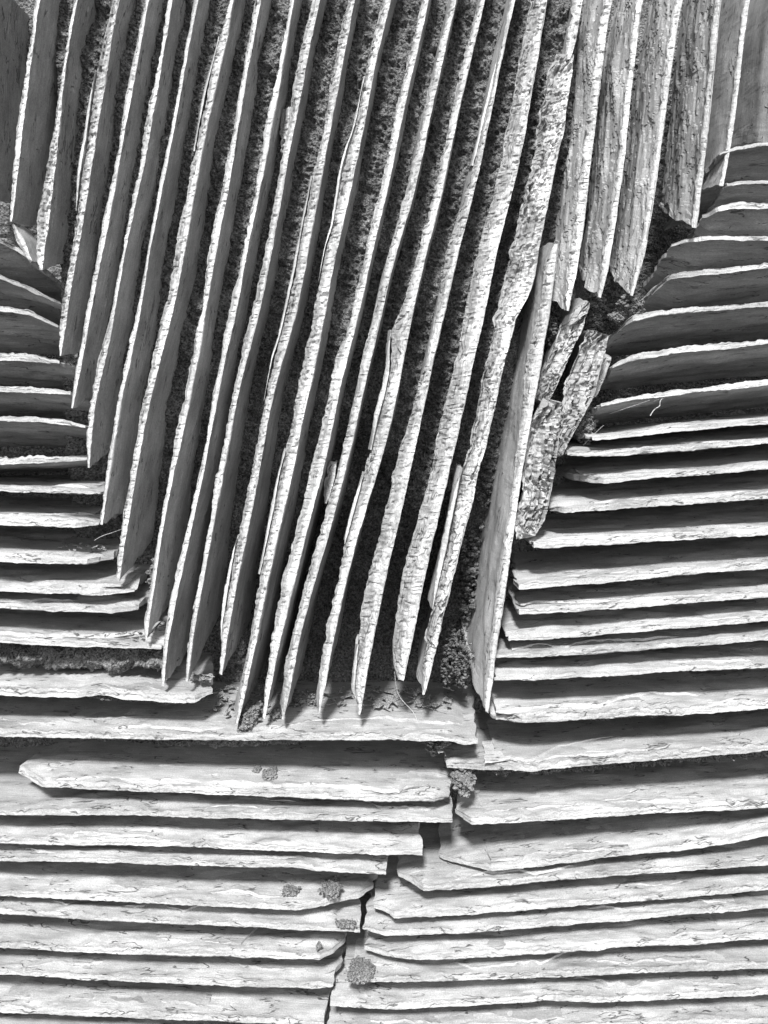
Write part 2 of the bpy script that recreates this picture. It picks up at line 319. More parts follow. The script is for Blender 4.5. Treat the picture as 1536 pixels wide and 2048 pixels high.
# ------------------------------------------------------------------ upright slates of the central panel
def up(txt): return [tuple(float(v) for v in p.split(',')) for p in txt.split()]
UP = [
 # stations (x left, x right, y), options, label
 ("-85,-75,-90 -98,-85,150 -118,-100,330 -125,-112,400", {}, "upright slate just outside the left edge beyond the leftmost visible one", 0),
 ("88,98,-90 68,78,0 42,56,175 26,42,262 22,36,350 19,30,400 18,24,443", {}, "faint leftmost upright slate at the upper left, its tip by the first fanned slate", 1),
 ("165,175,-90 145,154,0 130,138,87 115,124,175 102,118,262 84,108,350 68,100,425 64,90,480 66,88,505 78,84,540", dict(chip=4.5), "second upright slate from the left, heavily knapped edge bulging wide near its short blunt foot", 1),
 ("242,256,-90 222,237,0 200,222,87 183,207,175 172,195,262 157,180,350 150,168,437 135,152,525 118,135,612 116,127,680 117,122,712", dict(chip=4.5), "third upright slate from the left, scalloped edge with a split-off sliver", 1),
 ("305,314,-90 288,297,0 272,282,87 252,265,175 240,250,262 224,235,350 203,217,437 190,202,525 170,182,612 162,172,700 150,162,740 141,147,800 142,146,817", {}, "fourth upright slate from the left with a square cut foot", 1),
 ("352,361,-90 335,345,0 322,330,87 305,317,175 286,300,262 275,285,350 255,265,437 238,245,525 223,232,612 207,220,700 190,206,725 176,190,800 169,182,875 168,176,910 174,178,936", dict(rough=1.3), "fifth upright slate from the left, dull grey rounded lower end without a crisp bright edge", 1),
 ("404,413,-90 387,397,0 370,378,87 357,365,175 340,348,262 322,330,350 305,313,437 290,295,525 275,283,612 260,273,680 247,258,725 232,243,800 220,229,875 210,218,950 203,212,1000 199,205,1050", {}, "sixth upright slate from the left, narrow wavy edge with square foot beside layered shelves", 1),
 ("478,484,-90 460,468,0 442,456,50 435,452,87 412,430,175 395,410,262 378,397,350 367,383,400 355,380,437 345,367,525 330,350,612 315,338,660 298,318,725 283,300,800 270,285,875 258,272,950 245,260,1025 233,245,1100 230,238,1162", dict(chip=3.5), "seventh upright slate from the left with the broadest grey side face above a moss clump", 1),
 ("528,538,-90 510,522,0 495,505,87 480,490,175 465,475,262 448,462,350 425,445,437 412,430,525 400,408,612 394,408,670 378,394,725 366,380,790 350,367,875 335,345,950 322,330,1025 312,320,1100 300,307,1175 289,300,1250 290,293,1280", {}, "eighth upright slate from the left, weathered patch halfway down and foot on a layered shelf", 1),
 ("598,606,-90 580,588,0 565,573,87 545,555,175 538,552,210 528,542,262 515,525,350 497,508,437 480,490,525 462,475,612 448,462,680 437,446,725 425,435,800 412,420,875 398,408,950 380,390,1025 362,373,1100 345,358,1175 328,340,1250 322,332,1300 322,328,1373", {}, "upright slate with a small broken sliver wedged against its right side near the top", 1),
 ("645,660,-90 625,640,0 600,618,87 588,608,175 573,585,262 558,572,350 542,555,437 525,540,525 507,522,612 490,508,680 475,488,725 460,473,800 448,460,875 432,445,950 420,430,1025 408,418,1100 395,405,1175 378,390,1250 372,382,1300 370,375,1364", {}, "upright slate immediately right of the wedged broken sliver, foot on the short lower shelf", 1),
 ("715,730,-90 695,710,0 673,692,87 660,678,175 645,660,262 624,643,350 608,627,437 592,610,525 574,598,612 557,580,680 542,562,725 528,542,800 515,530,875 500,518,950 485,505,1025 468,488,1100 455,470,1175 443,460,1250 440,450,1300 437,444,1350", dict(chip=3.5), "upright slate with a thin layer splitting from its left side, foot amid slate rubble", 1),
 ("785,803,-90 766,785,0 749,766,50 725,742,175 706,727,262 692,720,300 680,707,350 668,691,437 648,671,500 632,656,590 621,645,663 612,640,690 600,625,744 585,609,825 570,594,900 558,585,950 545,567,1025 531,550,1093 516,535,1160 505,520,1236 492,506,1320 482,494,1375 470,475,1452", dict(chip=4), "long upright slate with knobbly swellings whose foot touches the moss lump on the lower shelf", 1),
 ("863,876,-90 845,858,0 823,840,87 800,816,175 783,800,262 768,783,350 748,764,437 729,743,500 711,727,590 694,711,663 676,698,705 661,685,744 649,670,825 631,656,907 618,643,950 606,630,1010 578,604,1093 563,588,1165 550,572,1236 540,558,1290 532,547,1344 525,530,1438", {}, "upright slate standing just right of the moss lump on the long shelf", 1),
 ("921,931,-90 903,913,0 880,893,87 858,873,175 840,855,262 820,838,350 800,818,437 776,790,500 758,773,590 740,756,663 729,746,700 720,735,744 702,719,825 682,698,907 671,688,950 656,674,1010 634,652,1093 611,628,1165 593,608,1236 580,597,1290 566,586,1344 564,568,1440", {}, "upright slate with a tiny leaf-like chip caught halfway along its left side", 1),
 ("978,990,-90 958,970,0 935,950,87 913,928,175 895,910,262 875,890,350 855,873,437 836,853,500 815,836,580 798,826,630 783,818,663 781,810,700 781,803,744 772,796,785 760,789,825 743,769,907 728,754,945 714,736,1000 688,711,1093 672,690,1165 657,675,1236 645,662,1300 641,657,1350 637,640,1426", dict(cut1=-0.35), "upright slate with a flaky shoulder two thirds up and a pointed foot", 1),
 ("1040,1050,-90 1022,1031,0 1003,1010,87 985,993,175 965,975,262 943,957,350 923,940,420 893,917,500 882,903,560 873,892,610 868,880,663 856,870,705 844,860,744 825,847,825 797,829,907 786,819,950 778,809,1000 754,786,1093 733,768,1170 719,756,1236 717,745,1290 712,736,1344 708,726,1380 716,720,1430", dict(cut1=-0.4, chip=3.5), "upright slate thin at the top and broad below with a split frayed foot", 1),
 ("1078,1110,-90 1063,1095,0 1045,1078,100 1028,1063,200 1008,1045,300 986,1023,400 957,993,490 938,979,595 925,961,663 906,942,744 888,926,825 872,909,907 861,896,950 845,882,1020 820,862,1093 805,848,1165 793,833,1236 788,823,1300 791,812,1344 801,807,1362", dict(chip=4, cut1=-0.2), "broad-edged upright slate with a sheer edge ending above dark rubble", 1),
 ("1112,1148,108 1098,1143,150 1094,1138,175 1078,1128,262 1060,1108,350 1042,1090,437 1023,1078,500 1012,1070,550 1003,1056,597 1001,1046,612 994,1034,635 989,1026,663 981,1015,700 971,1005,744 952,987,825 939,968,907 921,955,950 911,944,1010 894,922,1093 878,905,1165 863,887,1236 853,875,1290 845,862,1344 846,850,1390", dict(chip=6, rough=1.5, ker_n=7, ker_b=9, stiff=False, terr_w=0.8), "widest rough-faced upright slate, broken off at the top and tapering to a thin foot", 1),
 ("1108,1114,487 1094,1112,525 1080,1100,612 1064,1088,700 1055,1079,725 1047,1069,800 1040,1056,875 1029,1043,950 1019,1033,1025 1009,1023,1100 998,1013,1175 987,1001,1250 981,994,1300 973,986,1350 970,980,1400 972,976,1427", dict(cut1=-0.55, depth=260, sh=0.14, flake=2.2, rough=1.0, nrow=32), "smooth upright slate starting halfway up, its grey left face ending in a sharp foot", 1),
 ("1163,1178,-90 1148,1166,0 1139,1156,60 1132,1146,105 1134,1140,118", dict(chip=4), "short upper slate ending directly above the widest rough-faced slate", 1),
 ("1226,1240,-90 1208,1222,0 1196,1210,87 1186,1200,175 1175,1190,262 1162,1178,350 1152,1168,437 1141,1157,525 1132,1143,600 1136,1138,622", dict(chip=4, sh=0.10, flake=4, T=26, face_flat=True, nrow=44, depth=190, cut1=-0.45), "first right-hand upright slate, flaky side and foot above the tumbled fragments", 1),
 ("1290,1302,-90 1273,1285,0 1263,1274,87 1253,1264,175 1244,1256,262 1234,1246,350 1219,1231,437 1209,1221,525 1205,1216,560 1196,1203,596", dict(chip=3.5, flake=4.6, T=26, face_flat=True, nrow=44, depth=190, cut1=-0.45), "second right-hand upright slate, deeply layered side and foot cut off obliquely", 1),
 ("1370,1380,-90 1353,1363,0 1336,1347,87 1326,1337,175 1316,1326,262 1306,1316,350 1292,1302,437 1278,1288,525 1270,1278,575 1260,1266,592", dict(chip=3.5, flake=4.6, T=26, face_flat=True, nrow=44, depth=190, cut1=-0.45), "third right-hand upright slate with torn flaky side, foot near the round moss clump", 1),
 ("1448,1458,-90 1431,1440,0 1425,1435,87 1418,1427,175 1406,1416,262 1396,1406,350 1388,1397,420 1385,1391,456", dict(flake=4.6, T=26, face_flat=True, nrow=44, depth=190, cut1=-0.45), "fourth right-hand upright slate, pale with a ragged slanted foot above the fanned shelves", 1),
 ("1508,1518,-90 1490,1498,0 1470,1478,175 1460,1468,262 1450,1457,320 1440,1446,372", {}, "faint rightmost upright slate in the upper right corner", 1),
 ("1590,1600,-90 1570,1580,0 1555,1565,150 1545,1552,280", {}, "upright slate just outside the right edge beyond the rightmost visible one", 0),
]
GU = "upright slates packed on edge in the central panel"
upright = []
for i, (txt, opt, label, vis) in enumerate(UP):
    st = up(txt); opt = dict(opt)
    dp = opt.pop('depth', 300); sh = opt.pop('sh', 0)
    xm = np.mean([(p[0] + p[1]) / 2 for p in st])
    kw = dict(depth=dp, T=16 + (i * 7 % 5) * 2, seed=i + 1, ker_n=15, ker_b=121, stiff=True, step=2.6, cut1=-0.22 + 0.12 * math.sin(i * 2.3), bevel=0.5, chip=3.0, flake=1.8, tilt=(-sh, 0))
    kw.update(opt)
    A = [(p[0], p[2]) for p in st]; B = [(p[1], p[2]) for p in st]
    o = slate(A, B, **kw); tag(o, label, 'slate', GU); upright.append(o)

def shift(st, dx0, dx1):
    return [(p[0] + dx0, p[2]) for p in st], [(p[0] + dx1, p[2]) for p in st]
def flake_on(k, y0, y1, dx0, dx1, seed, dep=40, d0=6):
    st = up(UP[k][0]); ys = [p[2] for p in st]
    yy = np.linspace(y0, y1, 12)
    xs = np.interp(yy, ys, [p[0] for p in st]); tp = np.sin(np.linspace(0.15, PI - 0.15, 12))
    A = [(x + dx0 * q, y) for x, y, q in zip(xs, yy, tp)]; B = [(x + dx1, y) for x, y in zip(xs, yy)]
    return slate(A, B, depth=dep, T=max(4, dx1 - dx0), seed=seed, parent=upright[k], name='flake', d0=d0, nrow=8, nf=3, chip=2)
flake_on(3, 140, 420, -8, -1, 201, 60); flake_on(7, 70, 300, -5, -1, 202, 50); flake_on(11, 350, 800, -6, -1, 203, 70)
flake_on(12, 150, 560, -5, -1, 204, 60); flake_on(15, 660, 900, -12, -2, 205, 70); flake_on(16, 1290, 1400, -8, 0, 206, 60)
flake_on(11, 1080, 1280, -7, -1, 208, 60); flake_on(16, 100, 330, -7, -2, 209, 60, 10)
flake_on(18, 940, 1220, -11, -1, 210, 70); flake_on(12, 900, 1150, -5, 0, 213, 60); flake_on(15, 950, 1090, -7, 0, 215, 60)

# ------------------------------------------------------------------ shelf slates (lying slates seen edge on)
def tilt_of(y, x=1536):
    if x < 768: return float(np.interp(y, [380, 700, 850, 940, 1000, 1100, 2100], [0.33, 0.32, 0.30, 0.16, 0.0, -0.02, 0.0]))
    return float(np.interp(y, [380, 560, 700, 780, 860, 960, 1100, 1500, 2100], [0.33, 0.28, 0.25, 0.24, 0.0, -0.06, -0.03, 0.0, 0.0]))
RIGHT = [
 # stations of the lower front arris from the panel side outwards, thickness, options, label
 ("1440,310 1470,300 1536,292 1790,290", 8, dict(tail=(1440, 70)), "topmost fanned shelf slate in the upper right corner"),
 ("1425,405 1450,374 1480,369 1536,368 1790,366", 7, dict(tail=(1450, 90)), "second fanned shelf slate on the right, curled end against the faint rightmost upright"),
 ("1405,436 1433,424 1470,418 1536,418 1790,420", 13, dict(tail=(1435, 60)), "third fanned shelf slate on the right, thick frayed edge"),
 ("1345,494 1368,484 1420,480 1536,482 1790,480", 9, dict(tail=(1372, 60)), "fourth fanned shelf slate on the right with a lifted hooked tip"),
 ("1306,588 1338,558 1400,552 1450,546 1536,536 1790,520", 10, dict(tail=(1340, 95)), "fanned shelf slate whose bent end meets the round moss clump from above"),
 ("1222,676 1268,640 1318,629 1418,621 1536,613 1790,600", 9, dict(tail=(1270, 95)), "fanned shelf slate with bent end just below the round moss clump"),
 ("1225,736 1268,720 1368,704 1468,696 1536,688 1790,672", 11, dict(tail=(1255, 30)), "shelf slate ending at the dark leaf-shaped fragment"),
 ("1202,812 1268,800 1368,788 1468,778 1536,769 1790,745", 9, {}, "shelf slate with the pale dangling rootlet hanging below it"),
 ("1185,880 1218,880 1318,867 1418,857 1536,848 1790,825", 9, {}, "shelf slate beside the moss patch under the second fragment"),
 ("1135,912 1218,912 1318,905 1418,897 1536,888 1790,870", 11, {}, "right shelf slate, the long thin one just under the moss patch"),
 ("1113,948 1148,960 1208,967 1318,956 1418,950 1536,938 1790,920", 10, {}, "right shelf slate with a long chamfered dark tip"),
 ("1093,1015 1103,1023 1128,1025 1218,1020 1318,1012 1418,1006 1536,997 1790,980", 12, {}, "right shelf slate with rounded tip beside the lower rough fragment"),
 ("1058,1085 1066,1095 1093,1097 1168,1092 1268,1086 1418,1077 1536,1070 1790,1055", 12, {}, "right shelf slate whose rounded tip touches the foot of the rough fragment"),
 ("1030,1165 1035,1180 1118,1172 1218,1165 1318,1155 1418,1145 1536,1137 1790,1118", 11, {}, "deep right shelf slate first below the rough fragment, with broad lit top"),
 ("1025,1205 1036,1227 1168,1222 1268,1215 1368,1207 1536,1195 1790,1178", 11, {}, "second right shelf slate below the rough fragment, blunt cut end"),
 ("1008,1262 1015,1282 1118,1277 1268,1265 1418,1252 1536,1242 1790,1222", 10, {}, "third right shelf slate below the rough fragment, notched end"),
 ("993,1315 1118,1312 1268,1300 1418,1290 1536,1280 1790,1260", 10, {}, "narrow right shelf slate close under its neighbour, thin square end"),
 ("990,1360 1068,1360 1218,1352 1368,1342 1536,1335 1790,1315", 9, {}, "right shelf slate above the deep dark gap beside the sharp foot"),
 ("985,1440 1048,1445 1218,1437 1268,1431 1368,1431 1536,1417 1790,1395", 16, {}, "thick right shelf slate split into two layers at its blunt end"),
 ("897,1535 968,1540 1068,1542 1168,1532 1318,1520 1418,1512 1536,1502 1790,1480", 14, {}, "long right shelf slate over a dark moss seam, jutting left past the thick split one"),
 ("918,1625 943,1650 1018,1647 1168,1637 1318,1627 1536,1615 1790,1595", 13, {}, "right shelf slate below the crumbling pale mortar lump, pointed end"),
 ("877,1712 908,1725 983,1742 1068,1735 1218,1715 1368,1700 1468,1687 1536,1672 1790,1630", 10, {}, "bowed right shelf slate with long diagonal corner break"),
 ("798,1752 848,1782 968,1775 1118,1760 1268,1750 1418,1740 1536,1731 1790,1712", 11, {}, "right shelf slate with broken layered corner under the bowed one"),
 ("752,1815 788,1837 918,1830 1068,1820 1218,1807 1368,1795 1536,1780 1790,1758", 11, {}, "sixth shelf slate from the bottom right, rough pitted edge"),
 ("728,1858 768,1872 918,1867 1068,1855 1218,1845 1368,1830 1536,1817 1790,1795", 10, {}, "fifth shelf slate from the bottom right, straight thin edge"),
 ("730,1898 768,1912 838,1921 968,1915 1118,1906 1203,1900 1218,1895 1368,1890 1536,1877 1790,1860", 10, {}, "fourth shelf slate from the bottom right, with a step in its lower edge"),
 ("692,1965 768,1965 893,1962 1018,1958 1168,1952 1268,1947 1536,1937 1790,1925", 11, {}, "third shelf slate from the bottom right, moss cushion at its end"),
 ("660,2012 768,2020 968,2010 1093,2002 1218,2005 1536,1990 1790,1975", 11, {}, "second shelf slate from the bottom right, plain pale end"),
 ("650,2066 768,2070 1068,2062 1536,2048 1790,2040", 11, {}, "lowest right shelf slate cut by the bottom of the picture"),
]
LEFT = [
 ("60,520 25,497 0,486 -260,470", 8, dict(tail=(0, 50)), "topmost fanned shelf slate at the upper left, pale and mostly smooth"),
 ("118,608 50,577 0,558 -260,530", 9, dict(tail=(30, 60)), "second fanned shelf slate at the left, sloping sharply to its tip"),
 ("114,654 55,628 0,622 -260,610", 9, dict(tail=(40, 40)), "third fanned shelf slate at the left with a flake on its tip"),
 ("118,728 65,723 0,721 -260,712", 14, {}, "left shelf slate at the first upright slate with long crisp side, crumbling layered end"),
 ("140,790 75,786 0,785 -260,778", 12, {}, "left shelf slate with frayed flakes lifting at its end near the fourth upright"),
 ("170,856 125,849 75,844 0,842 -260,838", 9, {}, "left shelf slate that droops to a thin tip below the fourth upright"),
 ("170,921 75,926 0,929 -260,935", 14, {}, "left shelf slate with thick splintered edge beside the rounded fifth upright"),
 ("200,988 100,986 0,983 -260,978", 10, {}, "left shelf slate with fan of splinters at its end left of the sixth upright"),
 ("198,1050 150,1054 100,1053 0,1050 -260,1042", 13, dict(flake=4), "left shelf slate split into two wedges by the sixth upright's foot"),
 ("225,1118 175,1128 100,1128 0,1123 -260,1112", 10, dict(flake=3.5), "left shelf slate with dark crumbs and cobweb above its lens-shaped end"),
 ("266,1184 200,1190 100,1186 0,1182 -260,1172", 11, dict(flake=3.5), "left shelf slate with splintered layers beneath the broad seventh upright"),
 ("275,1218 225,1226 100,1222 0,1217 -260,1208", 10, {}, "left shelf slate closely under the splintered one, beside the tall moss clump"),
 ("322,1297 225,1296 100,1292 0,1285 -260,1270", 12, dict(flake=3.4), "left shelf slate carrying the foot of the eighth upright slate"),
 ("425,1388 390,1406 350,1406 240,1398 200,1390 150,1395 0,1391 -260,1380", 14, dict(cut0=-0.3), "left shelf slate with a bite in its lower edge and a rounded broken end"),
 ("956,1486 925,1490 905,1483 768,1480 600,1480 400,1480 200,1477 0,1473 -260,1465", 13, dict(cut0=0.0, depth=320), "long broad shelf slate under the feet of the upright slates"),
 ("897,1594 868,1603 768,1602 650,1597 450,1590 250,1582 85,1575 40,1545", 12, dict(depth=330, cut1=-0.15), "shelf slate with two round moss cushions and a loose upper layer"),
 ("905,1645 750,1642 450,1637 250,1631 0,1630 -260,1624", 10, {}, "shelf slate directly under the cushioned one with a raised splinter"),
 ("845,1710 750,1710 500,1700 350,1692 150,1690 0,1687 -260,1680", 11, {}, "left shelf slate with square end and a curled fibre on its top"),
 ("772,1749 640,1743 600,1735 500,1735 250,1727 0,1722 -260,1712", 9, {}, "thin left shelf slate tucked in deep shadow with an arched nick in its edge"),
 ("748,1778 715,1797 640,1814 600,1820 400,1812 200,1802 0,1792 -260,1778", 10, dict(flake=3.2), "left shelf slate with a diagonal broken layer and mossy corner"),
 ("720,1865 600,1860 400,1850 200,1840 0,1827 -260,1812", 10, {}, "shaded left shelf slate ending at the narrow seam with moss on its corner"),
 ("693,1882 665,1905 640,1920 400,1912 200,1907 0,1895 -260,1880", 11, dict(flake=3.2), "left shelf slate with jagged pointed end and curved flake crack"),
 ("668,1975 625,1978 400,1970 200,1961 0,1950 -260,1930", 11, {}, "second lowest left shelf slate with straight cut end"),
 ("648,2052 550,2048 300,2037 0,2025 -260,2010", 11, {}, "lowest left shelf slate at the bottom edge of the picture"),
 ("640,2105 300,2095 0,2085 -260,2070", 11, {}, "left shelf slate just below the bottom of the picture"),
]
GS = "shelf slates laid flat around the central panel"
shelves = {}
def shelf(txt, th, opt, label, seed, key):
    st = [tuple(float(v) for v in p.split(',')) for p in txt.split()]
    opt = dict(opt); tail = opt.pop('tail', None); dp = opt.pop('depth', 270)
    ym, xm = st[-2][1], (1536 if st[0][0] < st[-1][0] else 0)
    inward = 1 if st[0][0] < st[-1][0] else -1
    fd = None
    B = [list(p) for p in st]
    if tail:
        fd = []
        for p in B:
            k = max(0.0, (tail[0] - p[0]) * inward / max(1.0, abs(tail[0] - B[0][0])))
            d = tail[1] * k; fd.append(d)
            s_ = (DC + d) / DC
            p[0] = VX + (p[0] - VX) * s_; p[1] = VY + (p[1] - VY) * s_ - tilt_of(ym, xm) * d
    absf = False
    if not tail and abs(ym - VY) > 150:
        fd = [0.0] * len(B); absf = True
        def recess(order):
            x0 = B[order[0]][0]
            main = [p for p in B if 110 < abs(p[0] - x0) < 800]
            if len(main) < 2: return
            co = np.polyfit([p[0] for p in main], [p[1] for p in main], 1)
            for k in order[:4]:
                p = B[k]
                if abs(p[0] - x0) > 170: break
                yl = float(np.polyval(co, p[0]))
                if yl - p[1] > 3:
                    d = min(190.0, DC * ((yl - VY) / (p[1] - VY) - 1)); fd[k] = d
                    p[0] = VX + (p[0] - VX) * (DC + d) / DC; p[1] = yl
        recess(list(range(len(B))))
        if len(B) > 6 and abs(B[-1][0]) < 200: recess(list(range(len(B)))[::-1])
    A = []
    for i, p in enumerate(B):
        tt = th * (0.55 if i == 0 else 1.0)
        A.append((p[0], p[1] - tt))
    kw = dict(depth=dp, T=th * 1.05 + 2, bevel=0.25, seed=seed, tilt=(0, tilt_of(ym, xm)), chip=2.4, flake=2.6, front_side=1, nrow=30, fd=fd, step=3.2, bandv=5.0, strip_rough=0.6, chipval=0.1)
    kw['abs_fd'] = absf
    kw['cut0'] = 0.12 * math.sin(seed * 1.7)
    kw.update(opt)
    o = slate(A, [tuple(p) for p in B], **kw); tag(o, label, 'slate', GS); shelves[key] = (o, st, th); return o
for i, (txt, th, opt, label) in enumerate(RIGHT): shelf(txt, th, opt, label, 300 + i, 'R%d' % i)
for i, (txt, th, opt, label) in enumerate(LEFT): shelf(txt, th, opt, label, 400 + i, 'L%d' % i)
for y0_, y1_, lab in ((2115, 2098, "right shelf slate just below the bottom of the picture"),):
    shelf("640,%d 1100,%d 1790,%d" % (y0_, y0_ - 5, y1_), 11, {}, lab, 360, 'RX')

# thin split layers lying on the shelf slates they belong to
def layer(key, pts, t, seed, depth=None):
    """pts: (x as seen, depth of the layer's edge)"""
    o, st, th = shelves[key]; s2 = sorted(st); tl = tilt_of(st[-2][1], 1536 if key[0] == 'R' else 0)
    P = np.array(sorted(pts), float)
    xx = np.arange(P[0, 0], P[-1, 0], 7.0); dd = np.interp(xx, P[:, 0], P[:, 1])
    dd = dd + 7 * fbm(xx / 45, seed, seed=seed, oct=3) + 3 * fbm(xx / 9, seed + .5, seed=seed, oct=2); dd = np.maximum(dd, 2)
    yl = np.interp(xx, [p[0] for p in s2], [p[1] for p in s2]) - th + tl * dd
    X_ = VX + (xx - VX) * (DC + dd) / DC
    tp = smooth01(np.minimum(xx - xx[0], xx[-1] - xx) / 40.0)
    A = list(zip(X_, yl - t * tp + 2.2 * (1 - tp))); B = list(zip(X_, yl + 3 + 2.2 * (1 - tp)))
    return slate(A, B, depth=(depth or dd.max() + 110), T=t + 3, bevel=0.3, seed=seed, tilt=(0, tl), chip=1.2, flake=0.9, nrow=10, nf=3,
                 fd=dd, parent=o, name='flake', rough=0.6, chipval=0.3, warp=0.0, step=3.5, abs_fd=True)
layer('L14', [(470, 5), (520, 18), (640, 42), (700, 62), (780, 64), (860, 50), (950, 60)], 4, 601, 240)
layer('L14', [(-100, 60), (60, 30), (120, 40), (300, 70), (420, 100)], 2.5, 602, 200)
layer('L15', [(85, 14), (110, 12), (400, 14), (700, 18), (800, 12), (835, 60)], 4, 603, 260)
layer('L15', [(560, 60), (720, 50), (830, 55), (880, 90)], 3, 604, 240)
layer('R18', [(992, 10), (1040, 14), (1160, 20), (1270, 44), (1420, 50)], 7, 605, 200)
layer('R19', [(990, 24), (1060, 8), (1120, 60), (1280, 70)], 5, 606, 200)
#layer('R22', [(830, 20), (870, 46), (960, 60), (1060, 110)], 4, 607, 200)
#layer('L19', [(610, 5), (640, 30), (690, 70), (748, 90)], 5, 608, 160)
layer('L21', [(420, 50), (480, 12), (510, 60), (560, 90)], 3, 609, 160)
#layer('L21', [(560, 16), (640, 22), (690, 60)], 4, 610, 160)
layer('L16', [(700, 60), (770, 26), (850, 16), (902, 30)], 5, 611, 160)
layer('L10', [(60, 30), (160, 20), (255, 26)], 5, 612, 120)
layer('L10', [(130, 60), (255, 44)], 5, 613, 120)
layer('L8', [(-60, 20), (80, 26), (196, 60)], 6, 614, 120)
layer('L9', [(-60, 16), (90, 30), (180, 60)], 4, 615, 120)
layer('L7', [(90, 50), (150, 30), (195, 24)], 5, 616, 120)
layer('L12', [(-100, 14), (100, 24), (230, 40), (300, 60)], 4, 617, 120)
layer('L11', [(-100, 20), (60, 26), (180, 50)], 3, 618, 120)
layer('L4', [(-60, 14), (60, 12), (135, 40)], 5, 619, 90)
layer('R20', [(945, 10), (1040, 22), (1200, 24), (1290, 60)], 3, 620, 150)
layer('R26', [(900, 30), (960, 14), (1100, 24), (1160, 60)], 3, 621, 150)
rl = np.random.RandomState(12)
for key in ['R%d' % i for i in range(9, 29)] + ['L%d' % i for i in range(12, 24)]:
    st = shelves[key][1]; xs0 = sorted(p[0] for p in st); lo, hi = max(xs0[0], 0), min(xs0[-1], 1536)
    for k in range(2 if hi - lo > 420 else 1):
        ln = rl.uniform(110, 330); x0 = rl.uniform(lo + 10, hi - ln); m_ = rl.uniform(6, 34); sgn = rl.choice([-1, 1])
        pts = [(x0, m_ + 16 * (sgn > 0)), (x0 + ln * 0.3, m_ + 10), (x0 + ln * 0.7, m_), (x0 + ln, m_ + 16 * (sgn < 0))]
        layer(key, pts, rl.uniform(1.2, 2.8), int(700 + rl.randint(10000)), m_ + 80)

# ------------------------------------------------------------------ broken fragments in the right-hand corner
GF = "broken slate fragments in the corner between uprights and right shelves"
def frag(txt, label, seed, **kw):
    st = up(txt); A = [(p[0], p[3]if len(p) > 3 else p[2]) for p in st]; B = [(p[1], p[2]) for p in st]
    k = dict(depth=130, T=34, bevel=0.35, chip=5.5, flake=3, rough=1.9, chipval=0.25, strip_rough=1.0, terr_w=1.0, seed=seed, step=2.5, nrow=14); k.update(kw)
    return tag(slate(A, B, **k), label, 'slate fragment', GF)
frag("1180,1191,600,604 1150,1183,625,632 1128,1172,655,662 1108,1152,700,705 1090,1132,745,750 1078,1112,785,785 1070,1100,812,800", "uppermost broken fragment leaning between the smooth upright and the moss clump", 501, d0=35, depth=190)
frag("1188,1219,668,655 1172,1215,700,690 1152,1205,735,735 1135,1193,790,785 1125,1172,830,830 1118,1150,870,868 1112,1128,915,920", "largest broken fragment with a crumpled layered face and long dark tail", 502, d0=20, depth=190)
frag("1222,1238,708,712 1205,1234,728,740 1197,1222,758,765 1190,1206,795,798", "small dark leaf-shaped fragment standing against the shelf slates", 503, d0=60, chip=2, flake=1, depth=160)
frag("1082,1125,808,822 1066,1122,850,850 1058,1117,900,900 1050,1110,950,950 1042,1100,1000,1000 1035,1088,1045,1045 1034,1070,1072,1078", "lowest broken fragment, a squarish slab with ripple-like chipped face", 504, d0=6, depth=170, chip=7)
tag(slate([(556, 203), (553, 240), (552, 280), (552, 300)], [(583, 203), (580, 240), (573, 280), (560, 300)], depth=110, T=14, seed=505, chip=4, d0=38, step=2.5, rough=1.6),
    "small broken sliver wedged upright between two slates near the top", 'slate fragment')
tag(slate([(655, 935), (646, 960), (640, 1000), (643, 1012)], [(667, 930), (664, 960), (656, 990), (648, 1012)], depth=75, T=5, seed=506, chip=2, d0=48, step=2.5, nrow=8, rough=1.6),
    "tiny leaf-like slate chip caught between two upright slates", 'slate chip')
tag(slate([(20, 448), (26, 480), (50, 515)], [(24, 446), (44, 475), (62, 520)], depth=70, T=5, seed=507, chip=2, d0=5, step=2.5, nrow=8), "small triangular flake at the foot of the faint leftmost upright", 'slate chip')

# ------------------------------------------------------------------ soil and mortar bed behind everything
xs = np.concatenate([np.arange(-900, 90, 14), np.arange(90, 1330, 2.6), np.arange(1330, 2500, 14)])
ys = np.concatenate([np.arange(-700, -20, 14), np.arange(-20, 1470, 2.6), np.arange(1470, 2760, 14)])
X, Y = np.meshgrid(xs, ys)
base = np.interp(Y, [-100, 300, 700, 950, 1150, 1350, 1500], [60, 68, 90, 128, 182, 225, 240])
edge = smooth01((X - 1010) / 130) * np.clip((Y - 100) / 500, 0, 1) * 60 + smooth01((X - 1150) / 60) * 100
Dp = base + edge + 9 * fbm(X / 70, Y / 90, seed=71, oct=3) + 6 * fbm(X / 13, Y / 13, seed=72, oct=2) + 8.5 * np.abs(fbm(X / 7.5, Y / 7.5, seed=73, oct=2)) \
     + 10 * np.maximum(0, fbm(X / 26, Y / 26, seed=76, oct=2) - 0.45)
out_ = smooth01((np.abs(X - 640) - 560) / 60)
Dp = Dp + out_ * (245 - base) * 1.0
n1, n2 = X.shape
# shear back to where a straight view of the panel would meet it is not needed: the bed is a plain relief
V = np.stack([X, Y, Dp], -1).reshape(-1, 3)
idx = np.arange(n1 * n2).reshape(n1, n2)
F = np.stack([idx[:-1, :-1], idx[1:, :-1], idx[1:, 1:], idx[:-1, 1:]], -1).reshape(-1, 4).tolist()
bed = make_obj('soil', V, F, M_SOIL, smooth=[True] * len(F), origin=(768, 2048, 250))
tag(bed, kind='structure')

